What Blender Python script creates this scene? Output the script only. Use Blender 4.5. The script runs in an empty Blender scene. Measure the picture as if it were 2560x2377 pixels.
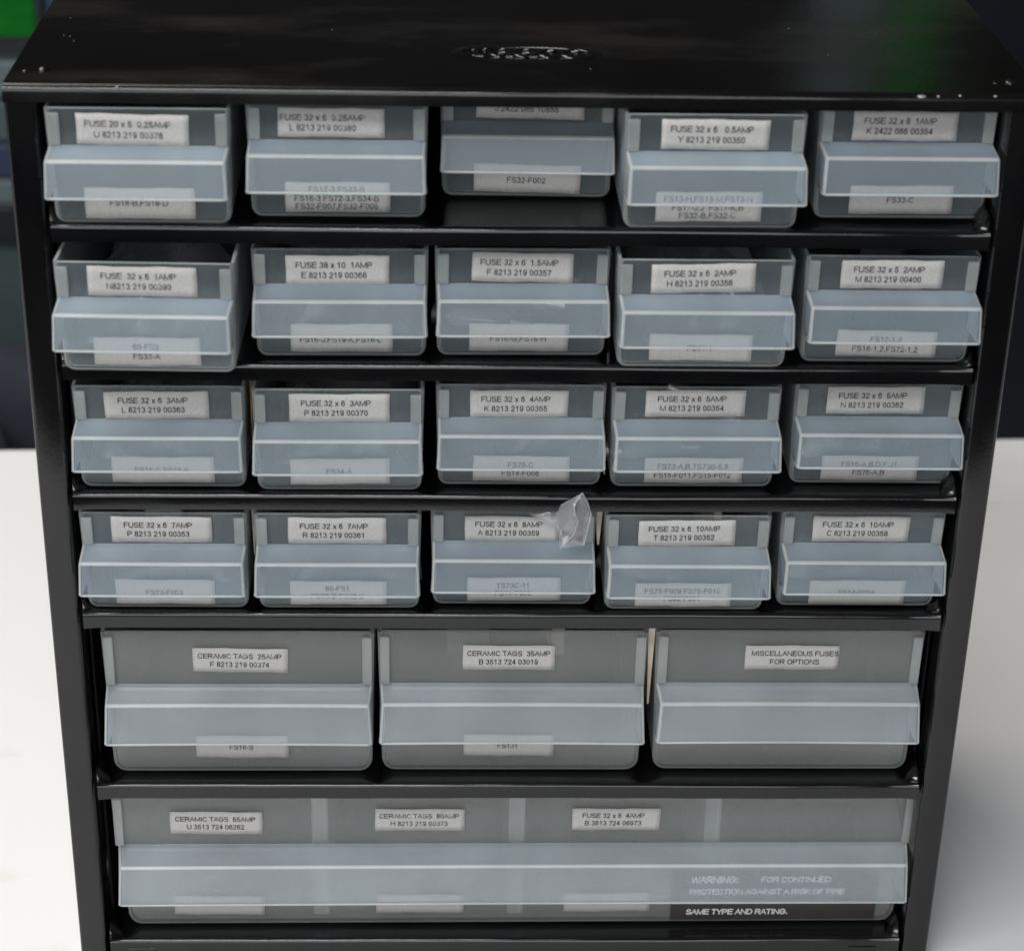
import bpy, bmesh, math, random
from mathutils import Vector, Matrix, noise
random.seed(7)
MM = 0.001
scene = bpy.context.scene
COL = scene.collection

# ------------------------------------------------------------------ camera
cd = bpy.data.cameras.new('camera'); cam = bpy.data.objects.new('camera', cd); COL.objects.link(cam)
Rv, Uv, Fv = Vector((0.9994, -0.0274, 0.0197)), Vector((-0.005, 0.4583, 0.8888)), Vector((0.0334, 0.8884, -0.4579))
Fv.normalize(); Rv = (Rv - Fv*Rv.dot(Fv)).normalized(); Uv = Rv.cross(Fv)
cam.matrix_world = Matrix(((Rv.x, Uv.x, -Fv.x, -24.894*MM), (Rv.y, Uv.y, -Fv.y, -610.97*MM), (Rv.z, Uv.z, -Fv.z, 544.21*MM), (0, 0, 0, 1)))
cd.sensor_width = 36; cd.lens = 75.56; cd.clip_start = 0.02; cd.clip_end = 60
cd.dof.use_dof = True; cd.dof.focus_distance = 0.735; cd.dof.aperture_fstop = 13.5
scene.camera = cam
# ------------------------------------------------------------------ world and lamps
w = bpy.data.worlds.new("World"); scene.world = w; w.use_nodes = True
bg = w.node_tree.nodes['Background']; bg.inputs[0].default_value = (0.80, 0.86, 1.0, 1); bg.inputs[1].default_value = 0.07
def area(name, loc, target, sx, sy, power, col):
    l = bpy.data.lights.new(name, 'AREA'); l.shape = 'RECTANGLE'; l.size = sx; l.size_y = sy; l.energy = power; l.color = col
    o = bpy.data.objects.new(name, l); COL.objects.link(o); o.location = loc
    o.rotation_euler = (Vector(target) - Vector(loc)).to_track_quat('-Z', 'Y').to_euler(); return o
area('ceiling_lamp', (-0.78, 0.42, 1.8), (0.0, 0.15, 0.1), 1.7, 0.6, 25, (1.0, 0.96, 0.9))
area('ceiling_lamp', (-0.6, -1.0, 1.6), (0.0, -0.05, 0.1), 1.5, 0.12, 28, (0.97, 0.98, 1.0))
area('front_fill_light', (-0.5, -2.3, 0.8), (0.0, 0.0, 0.15), 2.2, 1.2, 32, (0.95, 0.98, 1.0))  # unseen soft frontal light, added so the lower labels are lit
scene.view_settings.view_transform = 'Standard'; scene.view_settings.look = 'None'
scene.view_settings.exposure = 0; scene.view_settings.gamma = 1
cy = scene.cycles
cy.use_denoising = True; cy.transparent_max_bounces = 40; cy.max_bounces = 14; cy.transmission_bounces = 12; cy.diffuse_bounces = 4; cy.glossy_bounces = 4
cy.sample_clamp_indirect = 4

# ------------------------------------------------------------------ materials
def newmat(name):
    m = bpy.data.materials.new(name); m.use_nodes = True; nt = m.node_tree; nt.nodes.clear()
    return m, nt, nt.nodes, nt.links
def N(nt, t, **kw):
    n = nt.nodes.new(t)
    for k, v in kw.items(): setattr(n, k, v)
    return n
def noise_tex(nt, scale, detail=3, coord='Object', rough=0.5, stretch=(1,1,1)):
    tc = N(nt, 'ShaderNodeTexCoord'); mp = N(nt, 'ShaderNodeMapping'); mp.inputs['Scale'].default_value = stretch
    n = N(nt, 'ShaderNodeTexNoise'); n.inputs['Scale'].default_value = scale; n.inputs['Detail'].default_value = detail; n.inputs['Roughness'].default_value = rough
    nt.links.new(tc.outputs[coord], mp.inputs[0]); nt.links.new(mp.outputs[0], n.inputs['Vector']); return n
def ramp(nt, src, p0, c0, p1, c1):
    r = N(nt, 'ShaderNodeValToRGB'); e = r.color_ramp.elements
    e[0].position = p0; e[0].color = c0; e[1].position = p1; e[1].color = c1
    nt.links.new(src, r.inputs[0]); return r
def g(v): return (v, v, v, 1)
def opaque(name, col, rough, col2=None, scale=60, bump=0, bscale=400, spec=0.5, p0=0.4, p1=0.7, rough2=None, metallic=0, stretch=(1,1,1)):
    m, nt, nd, lk = newmat(name)
    b = N(nt, 'ShaderNodeBsdfPrincipled'); o = N(nt, 'ShaderNodeOutputMaterial'); lk.new(b.outputs[0], o.inputs[0])
    b.inputs['Base Color'].default_value = (*col, 1); b.inputs['Roughness'].default_value = rough
    b.inputs['Specular IOR Level'].default_value = spec; b.inputs['Metallic'].default_value = metallic
    if col2:
        n = noise_tex(nt, scale, 5, stretch=stretch); r = ramp(nt, n.outputs[0], p0, (*col, 1), p1, (*col2, 1)); lk.new(r.outputs[0], b.inputs['Base Color'])
        if rough2 is not None:
            r2 = ramp(nt, n.outputs[0], p0, g(rough), p1, g(rough2)); lk.new(r2.outputs[0], b.inputs['Roughness'])
    if bump:
        n = noise_tex(nt, bscale, 2); bp = N(nt, 'ShaderNodeBump'); bp.inputs['Strength'].default_value = bump; bp.inputs['Distance'].default_value = 0.0003
        lk.new(n.outputs[0], bp.inputs['Height']); lk.new(bp.outputs[0], b.inputs['Normal'])
    return m
PAINT = opaque('black_enamel', (0.0028, 0.0027, 0.003), 0.10, (0.0045, 0.0043, 0.0043), 30, 0.05, 900, spec=0.5, rough2=0.16)
INNER = opaque('matt_black_inside', (0.0035, 0.0035, 0.0035), 0.6, spec=0.15)
def top_paint():
    m, nt, nd, lk = newmat('dusty_black_enamel')
    b = N(nt, 'ShaderNodeBsdfPrincipled'); o = N(nt, 'ShaderNodeOutputMaterial'); lk.new(b.outputs[0], o.inputs[0])
    n = noise_tex(nt, 13, 5, rough=0.55, stretch=(0.8, 1.8, 1)); r = ramp(nt, n.outputs[0], 0.52, (0.003, 0.0026, 0.0022, 1), 0.85, (0.018, 0.016, 0.014, 1))
    sp = noise_tex(nt, 900, 1); rs = ramp(nt, sp.outputs[0], 0.82, g(0), 0.88, g(0.08))
    ad = N(nt, 'ShaderNodeMix', data_type='RGBA', blend_type='ADD'); ad.inputs['Factor'].default_value = 1
    lk.new(r.outputs[0], ad.inputs['A']); lk.new(rs.outputs[0], ad.inputs['B']); lk.new(ad.outputs['Result'], b.inputs['Base Color'])
    r2 = ramp(nt, n.outputs[0], 0.45, g(0.16), 0.8, g(0.36)); lk.new(r2.outputs[0], b.inputs['Roughness'])
    b.inputs['Specular IOR Level'].default_value = 0.4
    n3 = noise_tex(nt, 500, 2); bp = N(nt, 'ShaderNodeBump'); bp.inputs['Strength'].default_value = 0.1; bp.inputs['Distance'].default_value = 0.0003
    lk.new(n3.outputs[0], bp.inputs['Height']); lk.new(bp.outputs[0], b.inputs['Normal']); return m
TOP_PAINT = top_paint()
BARE = opaque('bare_chipped_metal', (0.5, 0.5, 0.5), 0.3, metallic=0.6)
def plastic(name, col, a0, edge, gl_rough=0.33, frost=0.0, trans=0.45):
    """milky polypropylene: part clear, part scattering, more milky at grazing view"""
    m, nt, nd, lk = newmat(name)
    tr = N(nt, 'ShaderNodeBsdfTransparent'); tr.inputs[0].default_value = (0.97, 0.98, 0.98, 1)
    clear = tr
    if frost:
        rf = N(nt, 'ShaderNodeBsdfRefraction'); rf.inputs['Roughness'].default_value = 0.16; rf.inputs['IOR'].default_value = 1.2; rf.inputs[0].default_value = (0.95, 0.96, 0.97, 1)
        mx = N(nt, 'ShaderNodeMixShader'); mx.inputs[0].default_value = frost; lk.new(tr.outputs[0], mx.inputs[1]); lk.new(rf.outputs[0], mx.inputs[2]); clear = mx
    df = N(nt, 'ShaderNodeBsdfDiffuse'); tl = N(nt, 'ShaderNodeBsdfTranslucent')
    n = noise_tex(nt, 45, 4); c2 = tuple(x*0.86 for x in col)
    r = ramp(nt, n.outputs[0], 0.35, (*c2, 1), 0.7, (*col, 1))
    for s in (df, tl): lk.new(r.outputs[0], s.inputs[0])
    hz = N(nt, 'ShaderNodeMixShader'); hz.inputs[0].default_value = trans; lk.new(df.outputs[0], hz.inputs[1]); lk.new(tl.outputs[0], hz.inputs[2])
    lw = N(nt, 'ShaderNodeLayerWeight'); lw.inputs[0].default_value = 0.35
    rr = N(nt, 'ShaderNodeMapRange'); rr.inputs['To Min'].default_value = a0; rr.inputs['To Max'].default_value = edge
    lk.new(lw.outputs['Facing'], rr.inputs['Value'])
    nv = noise_tex(nt, 38, 5, rough=0.6); rv = ramp(nt, nv.outputs[0], 0.3, g(0.93), 0.72, g(1.07)); mu = N(nt, 'ShaderNodeMath', operation='MULTIPLY'); lk.new(rr.outputs[0], mu.inputs[0]); lk.new(rv.outputs[0], mu.inputs[1])
    sp = noise_tex(nt, 1100, 1); rs = ramp(nt, sp.outputs[0], 0.77, g(0), 0.83, g(0.35)); 
    a1 = N(nt, 'ShaderNodeMath', operation='ADD'); lk.new(mu.outputs[0], a1.inputs[0]); lk.new(rs.outputs[0], a1.inputs[1])
    a1.use_clamp = True; rr = a1
    m1 = N(nt, 'ShaderNodeMixShader'); lk.new(rr.outputs[0], m1.inputs[0]); lk.new(clear.outputs[0], m1.inputs[1]); lk.new(hz.outputs[0], m1.inputs[2])
    gl = N(nt, 'ShaderNodeBsdfGlossy'); gl.inputs['Roughness'].default_value = gl_rough
    fr = N(nt, 'ShaderNodeFresnel'); fr.inputs[0].default_value = 1.45
    n2 = noise_tex(nt, 700, 2); bp = N(nt, 'ShaderNodeBump'); bp.inputs['Strength'].default_value = 0.04; bp.inputs['Distance'].default_value = 0.0001
    lk.new(n2.outputs[0], bp.inputs['Height']); lk.new(bp.outputs[0], gl.inputs['Normal']); lk.new(bp.outputs[0], fr.inputs['Normal'])
    m2 = N(nt, 'ShaderNodeMixShader'); lk.new(fr.outputs[0], m2.inputs[0]); lk.new(m1.outputs[0], m2.inputs[1]); lk.new(gl.outputs[0], m2.inputs[2])
    o = N(nt, 'ShaderNodeOutputMaterial'); lk.new(m2.outputs[0], o.inputs[0]); return m
BODY = plastic('clear_polypropylene', (0.62, 0.72, 0.76), 0.05, 0.7)
BODY_BIG = plastic('milky_polypropylene', (0.74, 0.76, 0.74), 0.125, 0.6)
HOOD = plastic('frosted_polypropylene', (0.62, 0.76, 0.88), 0.13, 0.8)
HOOD_BIG = plastic('frosted_thick_polypropylene', (0.73, 0.80, 0.85), 0.20, 0.85)
EDGE = plastic('polypropylene_edge', (0.93, 0.96, 0.94), 0.58, 0.88, trans=0.5)  # thick-edge plastic, paler so bend and lip highlights are put into its colour
GUIDE = plastic('polypropylene_ridge', (0.78, 0.81, 0.79), 0.26, 0.7)
def paper():
    m, nt, nd, lk = newmat('label_paper')
    b = N(nt, 'ShaderNodeBsdfPrincipled'); o = N(nt, 'ShaderNodeOutputMaterial'); lk.new(b.outputs[0], o.inputs[0])
    n = noise_tex(nt, 1500, 3); r = ramp(nt, n.outputs[0], 0.3, (0.37, 0.358, 0.342, 1), 0.7, (0.43, 0.416, 0.398, 1)); lk.new(r.outputs[0], b.inputs['Base Color'])
    b.inputs['Roughness'].default_value = 0.8; b.inputs['Specular IOR Level'].default_value = 0.2
    n2 = noise_tex(nt, 120, 2); bp = N(nt, 'ShaderNodeBump'); bp.inputs['Strength'].default_value = 0.25; bp.inputs['Distance'].default_value = 0.0004
    lk.new(n2.outputs[0], bp.inputs['Height']); lk.new(bp.outputs[0], b.inputs['Normal']); return m
PAPER = paper()
def ink(name, col, lo, hi):
    m, nt, nd, lk = newmat(name)
    b = N(nt, 'ShaderNodeBsdfDiffuse'); b.inputs[0].default_value = (*col, 1); t = N(nt, 'ShaderNodeBsdfTransparent')
    n = noise_tex(nt, 420, 2); r = ramp(nt, n.outputs[0], lo, g(0.12), hi, g(0.0))
    r = ramp(nt, n.outputs[0], lo, g(0.7), hi, g(0.0))
    mx = N(nt, 'ShaderNodeMixShader'); lk.new(r.outputs[0], mx.inputs[0]); lk.new(b.outputs[0], mx.inputs[1]); lk.new(t.outputs[0], mx.inputs[2])
    o = N(nt, 'ShaderNodeOutputMaterial'); lk.new(mx.outputs[0], o.inputs[0]); return m
INK = ink('faded_black_ink', (0.02, 0.02, 0.025), 0.22, 0.36)
INK_WORN = ink('worn_black_ink', (0.03, 0.03, 0.035), 0.30, 0.5)
WHITE_INK = opaque('white_ink', (0.7, 0.7, 0.72), 0.6)
WARN = opaque('dark_brown_label', (0.030, 0.025, 0.022), 0.5, (0.04, 0.033, 0.03), 80)
TABLE = None
def table_mat():
    m, nt, nd, lk = newmat('white_laminate')
    b = N(nt, 'ShaderNodeBsdfPrincipled'); o = N(nt, 'ShaderNodeOutputMaterial'); lk.new(b.outputs[0], o.inputs[0])
    n = noise_tex(nt, 14, 6, rough=0.7, stretch=(1, 2, 1)); r = ramp(nt, n.outputs[0], 0.60, (0.74, 0.735, 0.73, 1), 0.82, (0.62, 0.57, 0.50, 1))
    s = noise_tex(nt, 55, 2); rs = ramp(nt, s.outputs[0], 0.765, g(1), 0.80, (0.72, 0.62, 0.5, 1))
    mu = N(nt, 'ShaderNodeMix', data_type='RGBA', blend_type='MULTIPLY'); mu.inputs['Factor'].default_value = 0.8
    lk.new(r.outputs[0], mu.inputs['A']); lk.new(rs.outputs[0], mu.inputs['B']); lk.new(mu.outputs['Result'], b.inputs['Base Color'])
    b.inputs['Roughness'].default_value = 0.42; return m
TABLE = table_mat()
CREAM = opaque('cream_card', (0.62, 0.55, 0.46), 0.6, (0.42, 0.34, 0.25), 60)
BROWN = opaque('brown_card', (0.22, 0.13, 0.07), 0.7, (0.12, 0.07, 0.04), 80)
def film_mat():
    m, nt, nd, lk = newmat('crinkled_clear_film')
    t = N(nt, 'ShaderNodeBsdfTransparent'); t.inputs[0].default_value = (0.96, 0.96, 0.96, 1)
    gl = N(nt, 'ShaderNodeBsdfGlossy'); gl.inputs['Roughness'].default_value = 0.3
    df = N(nt, 'ShaderNodeBsdfDiffuse'); df.inputs[0].default_value = (0.75, 0.74, 0.76, 1); tl = N(nt, 'ShaderNodeBsdfTranslucent'); tl.inputs[0].default_value = (0.75, 0.74, 0.76, 1)
    hz = N(nt, 'ShaderNodeMixShader'); lk.new(df.outputs[0], hz.inputs[1]); lk.new(tl.outputs[0], hz.inputs[2])
    lw = N(nt, 'ShaderNodeLayerWeight'); lw.inputs[0].default_value = 0.5
    rr = N(nt, 'ShaderNodeMapRange'); rr.inputs['To Min'].default_value = 0.08; rr.inputs['To Max'].default_value = 0.5; lk.new(lw.outputs['Facing'], rr.inputs['Value'])
    m1 = N(nt, 'ShaderNodeMixShader'); lk.new(rr.outputs[0], m1.inputs[0]); lk.new(t.outputs[0], m1.inputs[1]); lk.new(hz.outputs[0], m1.inputs[2])
    n2 = noise_tex(nt, 160, 3); bp = N(nt, 'ShaderNodeBump'); bp.inputs['Strength'].default_value = 0.6; bp.inputs['Distance'].default_value = 0.001
    lk.new(n2.outputs[0], bp.inputs['Height']); lk.new(bp.outputs[0], gl.inputs['Normal'])
    m2 = N(nt, 'ShaderNodeMixShader'); m2.inputs[0].default_value = 0.10; lk.new(m1.outputs[0], m2.inputs[1]); lk.new(gl.outputs[0], m2.inputs[2])
    o = N(nt, 'ShaderNodeOutputMaterial'); lk.new(m2.outputs[0], o.inputs[0]); return m
FILM = film_mat()
GLASS = opaque('fuse_glass', (0.32, 0.34, 0.34), 0.1, spec=0.8)
CAP = opaque('nickel_cap', (0.6, 0.57, 0.5), 0.3, metallic=0.9)
SAND = opaque('fuse_ceramic', (0.6, 0.57, 0.5), 0.5)
NAVY = opaque('dark_navy_paint', (0.008, 0.010, 0.018), 0.6, (0.014, 0.017, 0.028), 2)
TEAL = opaque('grey_green_panel', (0.055, 0.085, 0.085), 0.5, (0.075, 0.105, 0.10), 6)
TEAL_L = opaque('pale_grey_green_panel', (0.10, 0.135, 0.14), 0.5)
DARK = opaque('dark_plastic', (0.010, 0.012, 0.016), 0.5)
BLUE = opaque('dark_blue_panel', (0.02, 0.035, 0.08), 0.5)
SLATE = opaque('slate_grey_cloth', (0.10, 0.105, 0.135), 0.9, (0.07, 0.075, 0.10), 12)
CHAIR = opaque('dark_chair_cloth', (0.013, 0.016, 0.026), 0.9, (0.02, 0.024, 0.035), 15)
FLOOR = opaque('dark_floor', (0.05, 0.05, 0.055), 0.6, (0.035, 0.035, 0.04), 3)
def emit(name, col, s):
    m, nt, nd, lk = newmat(name); e = N(nt, 'ShaderNodeEmission'); o = N(nt, 'ShaderNodeOutputMaterial')
    n = noise_tex(nt, 9, 2, stretch=(1, 1, 4)); r = ramp(nt, n.outputs[0], 0.3, (*[c*0.6 for c in col], 1), 0.7, (*col, 1)); lk.new(r.outputs[0], e.inputs[0])
    e.inputs[1].default_value = s; lk.new(e.outputs[0], o.inputs[0]); return m
GREEN = emit('green_screen_glow', (0.008, 0.12, 0.014), 1.0)
GREEN2 = emit('green_display_glow', (0.02, 0.32, 0.02), 1.0)

# ------------------------------------------------------------------ mesh helpers (all dimensions in millimetres)
def link(name, me, mats, parent=None, loc=None, rot=None):
    o = bpy.data.objects.new(name, me)
    for m in (mats if isinstance(mats, (list, tuple)) else [mats]):
        if m.name not in [x.name for x in me.materials if x]: me.materials.append(m)
    COL.objects.link(o)
    if parent: o.parent = parent
    if loc: o.location = Vector(loc)*MM
    if rot: o.rotation_euler = rot
    return o
def finish(bm, smooth=True):
    bmesh.ops.scale(bm, vec=(MM, MM, MM), verts=bm.verts)
    me = bpy.data.meshes.new('mesh'); bm.to_mesh(me); bm.free()
    if smooth:
        for p in me.polygons: p.use_smooth = True
    return me
def bevel_mod(o, width, seg=3, ang=30):
    b = o.modifiers.new('bevel', 'BEVEL'); b.width = width*MM; b.segments = seg; b.limit_method = 'ANGLE'; b.angle_limit = math.radians(ang); b.harden_normals = True
    return b
def box(name, mats, x0, x1, y0, y1, z0, z1, parent=None, bev=0.0, seg=2):
    bm = bmesh.new(); bmesh.ops.create_cube(bm, size=1)
    bmesh.ops.scale(bm, vec=(x1-x0, y1-y0, z1-z0), verts=bm.verts); bmesh.ops.translate(bm, vec=((x0+x1)/2, (y0+y1)/2, (z0+z1)/2), verts=bm.verts)
    o = link(name, finish(bm, bev > 0), mats, parent)
    if bev: bevel_mod(o, bev, seg)
    return o
def extrude_x(name, prof, x0, x1, mats, parent=None, bev=0.0):
    """closed (y,z) profile swept along x"""
    bm = bmesh.new(); a = [bm.verts.new((x0, y, z)) for y, z in prof]; b = [bm.verts.new((x1, y, z)) for y, z in prof]; n = len(prof)
    for i in range(n): bm.faces.new((a[i], a[(i+1) % n], b[(i+1) % n], b[i]))
    bm.faces.new(a[::-1]); bm.faces.new(b); bmesh.ops.recalc_face_normals(bm, faces=bm.faces)
    me = finish(bm, True); o = link(name, me, mats, parent)
    if bev: bevel_mod(o, bev, 2)
    else:
        o.modifiers.new('split', 'EDGE_SPLIT').split_angle = math.radians(40)
    return o
def thing(name, label, cat, loc=(0, 0, 0), rz=0, group=None):
    o = bpy.data.objects.new(name, None); COL.objects.link(o); o.location = Vector(loc)*MM; o.rotation_euler = (0, 0, rz); o.empty_display_size = 0.02
    o['label'] = label; o['category'] = cat
    if group: o['group'] = group
    return o
def tag(o, label, cat, group=None):
    o['label'] = label; o['category'] = cat
    if group: o['group'] = group
    return o
def struct(o): o['kind'] = 'structure'; return o

# ------------------------------------------------------------------ text with the widths of a plain grotesque type
AW = dict(zip('ABCDEFGHIJKLMNOPQRSTUVWXYZ', (667,667,722,722,667,611,778,722,278,500,667,556,833,722,778,667,778,722,667,611,722,667,944,667,667,611)))
AW.update({' ': 278, 'x': 500, '-': 333, ',': 278, '.': 278, ':': 278})
def adv(s): return sum(AW.get(c, 556) for c in s)/1000
def _arc(cx, cy, rx, ry, a0, a1, n=8): return [(cx+rx*math.cos(math.radians(a0+(a1-a0)*i/n)), cy+ry*math.sin(math.radians(a0+(a1-a0)*i/n))) for i in range(n+1)]
def glyphs():
    """stroke letterforms: each on a 0..1 wide (ink), 0..1 tall box"""
    G = {}
    G['A'] = [[(0, 0), (.5, 1), (1, 0)], [(.19, .36), (.81, .36)]]
    G['B'] = [[(.0, 0), (.0, 1), (.55, 1)] + _arc(.6, .77, .32, .23, 90, -90) + [(.0, .54)], [(.05, .54), (.6, .54)] + _arc(.62, .27, .38, .27, 90, -90) + [(0, 0)]]
    G['C'] = [_arc(.52, .5, .52, .5, 38, 322, 16)]
    G['D'] = [[(0, 0), (0, 1), (.45, 1)] + _arc(.45, .5, .55, .5, 90, -90, 10) + [(0, 0)]]
    G['E'] = [[(1, 1), (0, 1), (0, 0), (1, 0)], [(0, .53), (.92, .53)]]
    G['F'] = [[(1, 1), (0, 1), (0, 0)], [(0, .5), (.86, .5)]]
    G['G'] = [_arc(.5, .5, .5, .5, 40, 330, 16) + [(1, .48), (.55, .48)]]
    G['H'] = [[(0, 0), (0, 1)], [(1, 0), (1, 1)], [(0, .53), (1, .53)]]
    G['I'] = [[(.5, 0), (.5, 1)]]
    G['J'] = [[(1, 1), (1, .3)] + _arc(.5, .3, .5, .3, 0, -180, 8)]
    G['K'] = [[(0, 0), (0, 1)], [(.95, 1), (0, .36)], [(.33, .58), (1, 0)]]
    G['L'] = [[(0, 1), (0, 0), (1, 0)]]
    G['M'] = [[(0, 0), (0, 1), (.5, .03), (1, 1), (1, 0)]]
    G['N'] = [[(0, 0), (0, 1), (1, 0), (1, 1)]]
    G['O'] = [_arc(.5, .5, .5, .5, 90, 450, 18)]
    G['P'] = [[(0, 0), (0, 1), (.6, 1)] + _arc(.64, .73, .36, .27, 90, -90) + [(0, .46)]]
    G['R'] = [[(0, 0), (0, 1), (.6, 1)] + _arc(.62, .75, .34, .25, 90, -90) + [(0, .5)], [(.5, .5), (1, 0)]]
    G['S'] = [_arc(.5, .75, .45, .25, 20, 215, 9) + [(.5, .52)] + _arc(.5, .26, .5, .26, 45, -160, 9)]
    G['T'] = [[(0, 1), (1, 1)], [(.5, 1), (.5, 0)]]
    G['U'] = [[(0, 1), (0, .34)] + _arc(.5, .34, .5, .34, 180, 360, 10) + [(1, 1)]]
    G['V'] = [[(0, 1), (.5, 0), (1, 1)]]
    G['W'] = [[(0, 1), (.26, 0), (.5, .97), (.74, 0), (1, 1)]]
    G['Y'] = [[(0, 1), (.5, .45), (1, 1)], [(.5, .45), (.5, 0)]]
    G['x'] = [[(0, 0), (1, .72)], [(0, .72), (1, 0)]]
    G['0'] = [_arc(.5, .5, .5, .5, 90, 450, 16)]
    G['1'] = [[(.15, .76), (.58, 1), (.58, 0)]]
    G['2'] = [_arc(.5, .72, .46, .28, 170, -25, 9) + [(.1, .12), (0, 0), (1, 0)]]
    G['3'] = [_arc(.48, .77, .42, .23, 160, -80, 9), _arc(.48, .28, .5, .28, 85, -165, 10)]
    G['4'] = [[(.74, 0), (.74, 1), (0, .28), (1, .28)]]
    G['5'] = [[(.92, 1), (.2, 1), (.08, .5)] + _arc(.48, .32, .5, .32, 130, -165, 10)]
    G['6'] = [_arc(.52, .68, .45, .32, 30, 170, 7) + _arc(.5, .32, .48, .32, 180, 530, 14)]
    G['7'] = [[(0, .98), (1, .98), (.55, .5), (.33, 0)]]
    G['8'] = [_arc(.5, .76, .42, .24, 90, 450, 12), _arc(.5, .27, .5, .27, 90, 450, 12)]
    G['9'] = [_arc(.48, .32, .45, .32, 210, 350, 7) + _arc(.5, .68, .48, .32, 0, 350, 14)]
    G['-'] = [[(.0, .36), (1, .36)]]
    G[','] = [[(.5, .06), (.5, -.02), (.3, -.16)]]
    G['.'] = [[(.5, .0), (.5, .1)]]
    G[':'] = [[(.5, .0), (.5, .1)], [(.5, .6), (.5, .7)]]
    return G
GL = glyphs()
def split_sharp(strokes):
    out = []
    for st in strokes:
        cur = [st[0]]
        for i in range(1, len(st)):
            cur.append(st[i])
            if i < len(st)-1:
                a = (Vector(st[i])-Vector(st[i-1])); b = (Vector(st[i+1])-Vector(st[i]))
                if a.length > 1e-4 and b.length > 1e-4 and a.normalized().dot(b.normalized()) < -0.1: out.append(cur); cur = [st[i]]
        out.append(cur)
    return out
def text_mesh(s, em, cap, shear=0.0, stroke=0.105):
    """ribbons lying in the xz plane, facing -y; line starts at x = 0, centred on its cap height"""
    bm = bmesh.new(); x = 0.0; lw = cap*stroke*1.25; yo = 0.0
    for ch in s:
        wd = AW.get(ch, 556)/1000*em; lw = cap*stroke*(0.95 if ch in 'MWNA' else 1.25); sb = 0.09*em if ch not in 'AVWYT' else 0.035*em
        for st in split_sharp(GL.get(ch, [])):
            yo += 0.003
            pts = [Vector((x + sb + px*(wd-2*sb) + shear*py*cap, py*(cap-lw) + lw/2 - cap/2)) for px, py in st]
            q = [pts[0]]
            for p in pts[1:]:
                if (p-q[-1]).length > 1e-4: q.append(p)
            closed = len(q) > 3 and (q[0]-q[-1]).length < 1e-3
            if closed: q = q[:-1]
            n = len(q); vs = []
            for i, p in enumerate(q):
                a = q[(i-1) % n] if (closed or i > 0) else None; b = q[(i+1) % n] if (closed or i < n-1) else None
                d1 = (p-a).normalized() if a is not None else None; d2 = (b-p).normalized() if b is not None else None
                d1 = d1 or d2; d2 = d2 or d1
                n1 = Vector((-d1.y, d1.x)); n2 = Vector((-d2.y, d2.x)); m = n1+n2
                m = m.normalized() if m.length > 0.2 else n1
                k = min(1/max(m.dot(n1), 0.4), 1.8); e = Vector((0, 0))
                if a is None: e = -d2*lw*0.45
                if b is None: e = d1*lw*0.45
                vs.append((bm.verts.new(((p+e+m*lw/2*k).x, -yo % 0.02, (p+e+m*lw/2*k).y)), bm.verts.new(((p+e-m*lw/2*k).x, -yo % 0.02, (p+e-m*lw/2*k).y))))
            for i in range(n if closed else n-1):
                A, B = vs[i], vs[(i+1) % n]; bm.faces.new((A[0], B[0], B[1], A[1]))
        x += wd
    for f in bm.faces:
        if f.normal.y > 0: f.normal_flip()
    return finish(bm, False)
def put_text(s, cx, y, cz, em, cap, mat, parent, name='printed_text', **kw):
    return link(name, text_mesh(s.rstrip(), em, cap, **kw), mat, parent, (cx - adv(s.rstrip())*em/2, y, cz))

# ------------------------------------------------------------------ setting: floor, wall, worktable
H = 356.17; TZ = 30.0
ZS = [312.98, 267.57, 221.82, 177.58, 108.87, 41.17]
fl = struct(box('floor', FLOOR, -4000, 4000, -3000, 3600, -760, -740))
wl = struct(box('wall', NAVY, -4000, 4000, 3000, 3060, -740, 2600))
tb = thing('worktable', 'white laminate worktable under the black drawer cabinet', 'table', (0, 0, 0), math.radians(2.1))
box('tabletop', TABLE, -1150, 1150, -405, 423, TZ-28, TZ, tb, 1.5)
for x in (-1080, 1080):
    for y in (-240, 350): box('leg', DARK, x-20, x+20, y-20, y+20, -740, TZ-28, tb, 2)

# ------------------------------------------------------------------ the cabinet
cab = thing('storage_cabinet', 'black enamelled steel small-parts cabinet holding six rows of translucent drawers', 'cabinet')
W2 = 153.0; DEP = 152.0
# top sheet with rolled front edge
def arc(cy_, cz_, r, a0, a1, n): return [(cy_+r*math.cos(math.radians(a0+(a1-a0)*i/n)), cz_+r*math.sin(math.radians(a0+(a1-a0)*i/n))) for i in range(n+1)]
prof = [(DEP, H), ] + arc(2.1, H-2.1, 2.1, 90, 180, 8) + [(0, H-5.2), (1.0, H-5.2)] + [(1.0, H-2.4), (2.4, H-1.0), (DEP, H-1.0)]
def top_sheet():
    bm = bmesh.new(); n = len(prof); NX = 60; rows = []
    for i in range(NX+1):
        x = -W2 + 2*W2*i/NX; r = []
        for (y, z) in prof:
            sag = 0.0
            r.append(bm.verts.new((x, y + (0.12*math.sin(x*0.05)+0.08*math.sin(x*0.19) if y < 2 else 0), z + sag)))
        rows.append(r)
    for i in range(NX):
        for j in range(n): bm.faces.new((rows[i][j], rows[i][(j+1) % n], rows[i+1][(j+1) % n], rows[i+1][j]))
    bm.faces.new(rows[0][::-1]); bm.faces.new(rows[-1]); bmesh.ops.recalc_face_normals(bm, faces=bm.faces)
    o = link('top_panel', finish(bm), TOP_PAINT, cab); o.modifiers.new('split', 'EDGE_SPLIT').split_angle = math.radians(40); return o
top_sheet()
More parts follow.
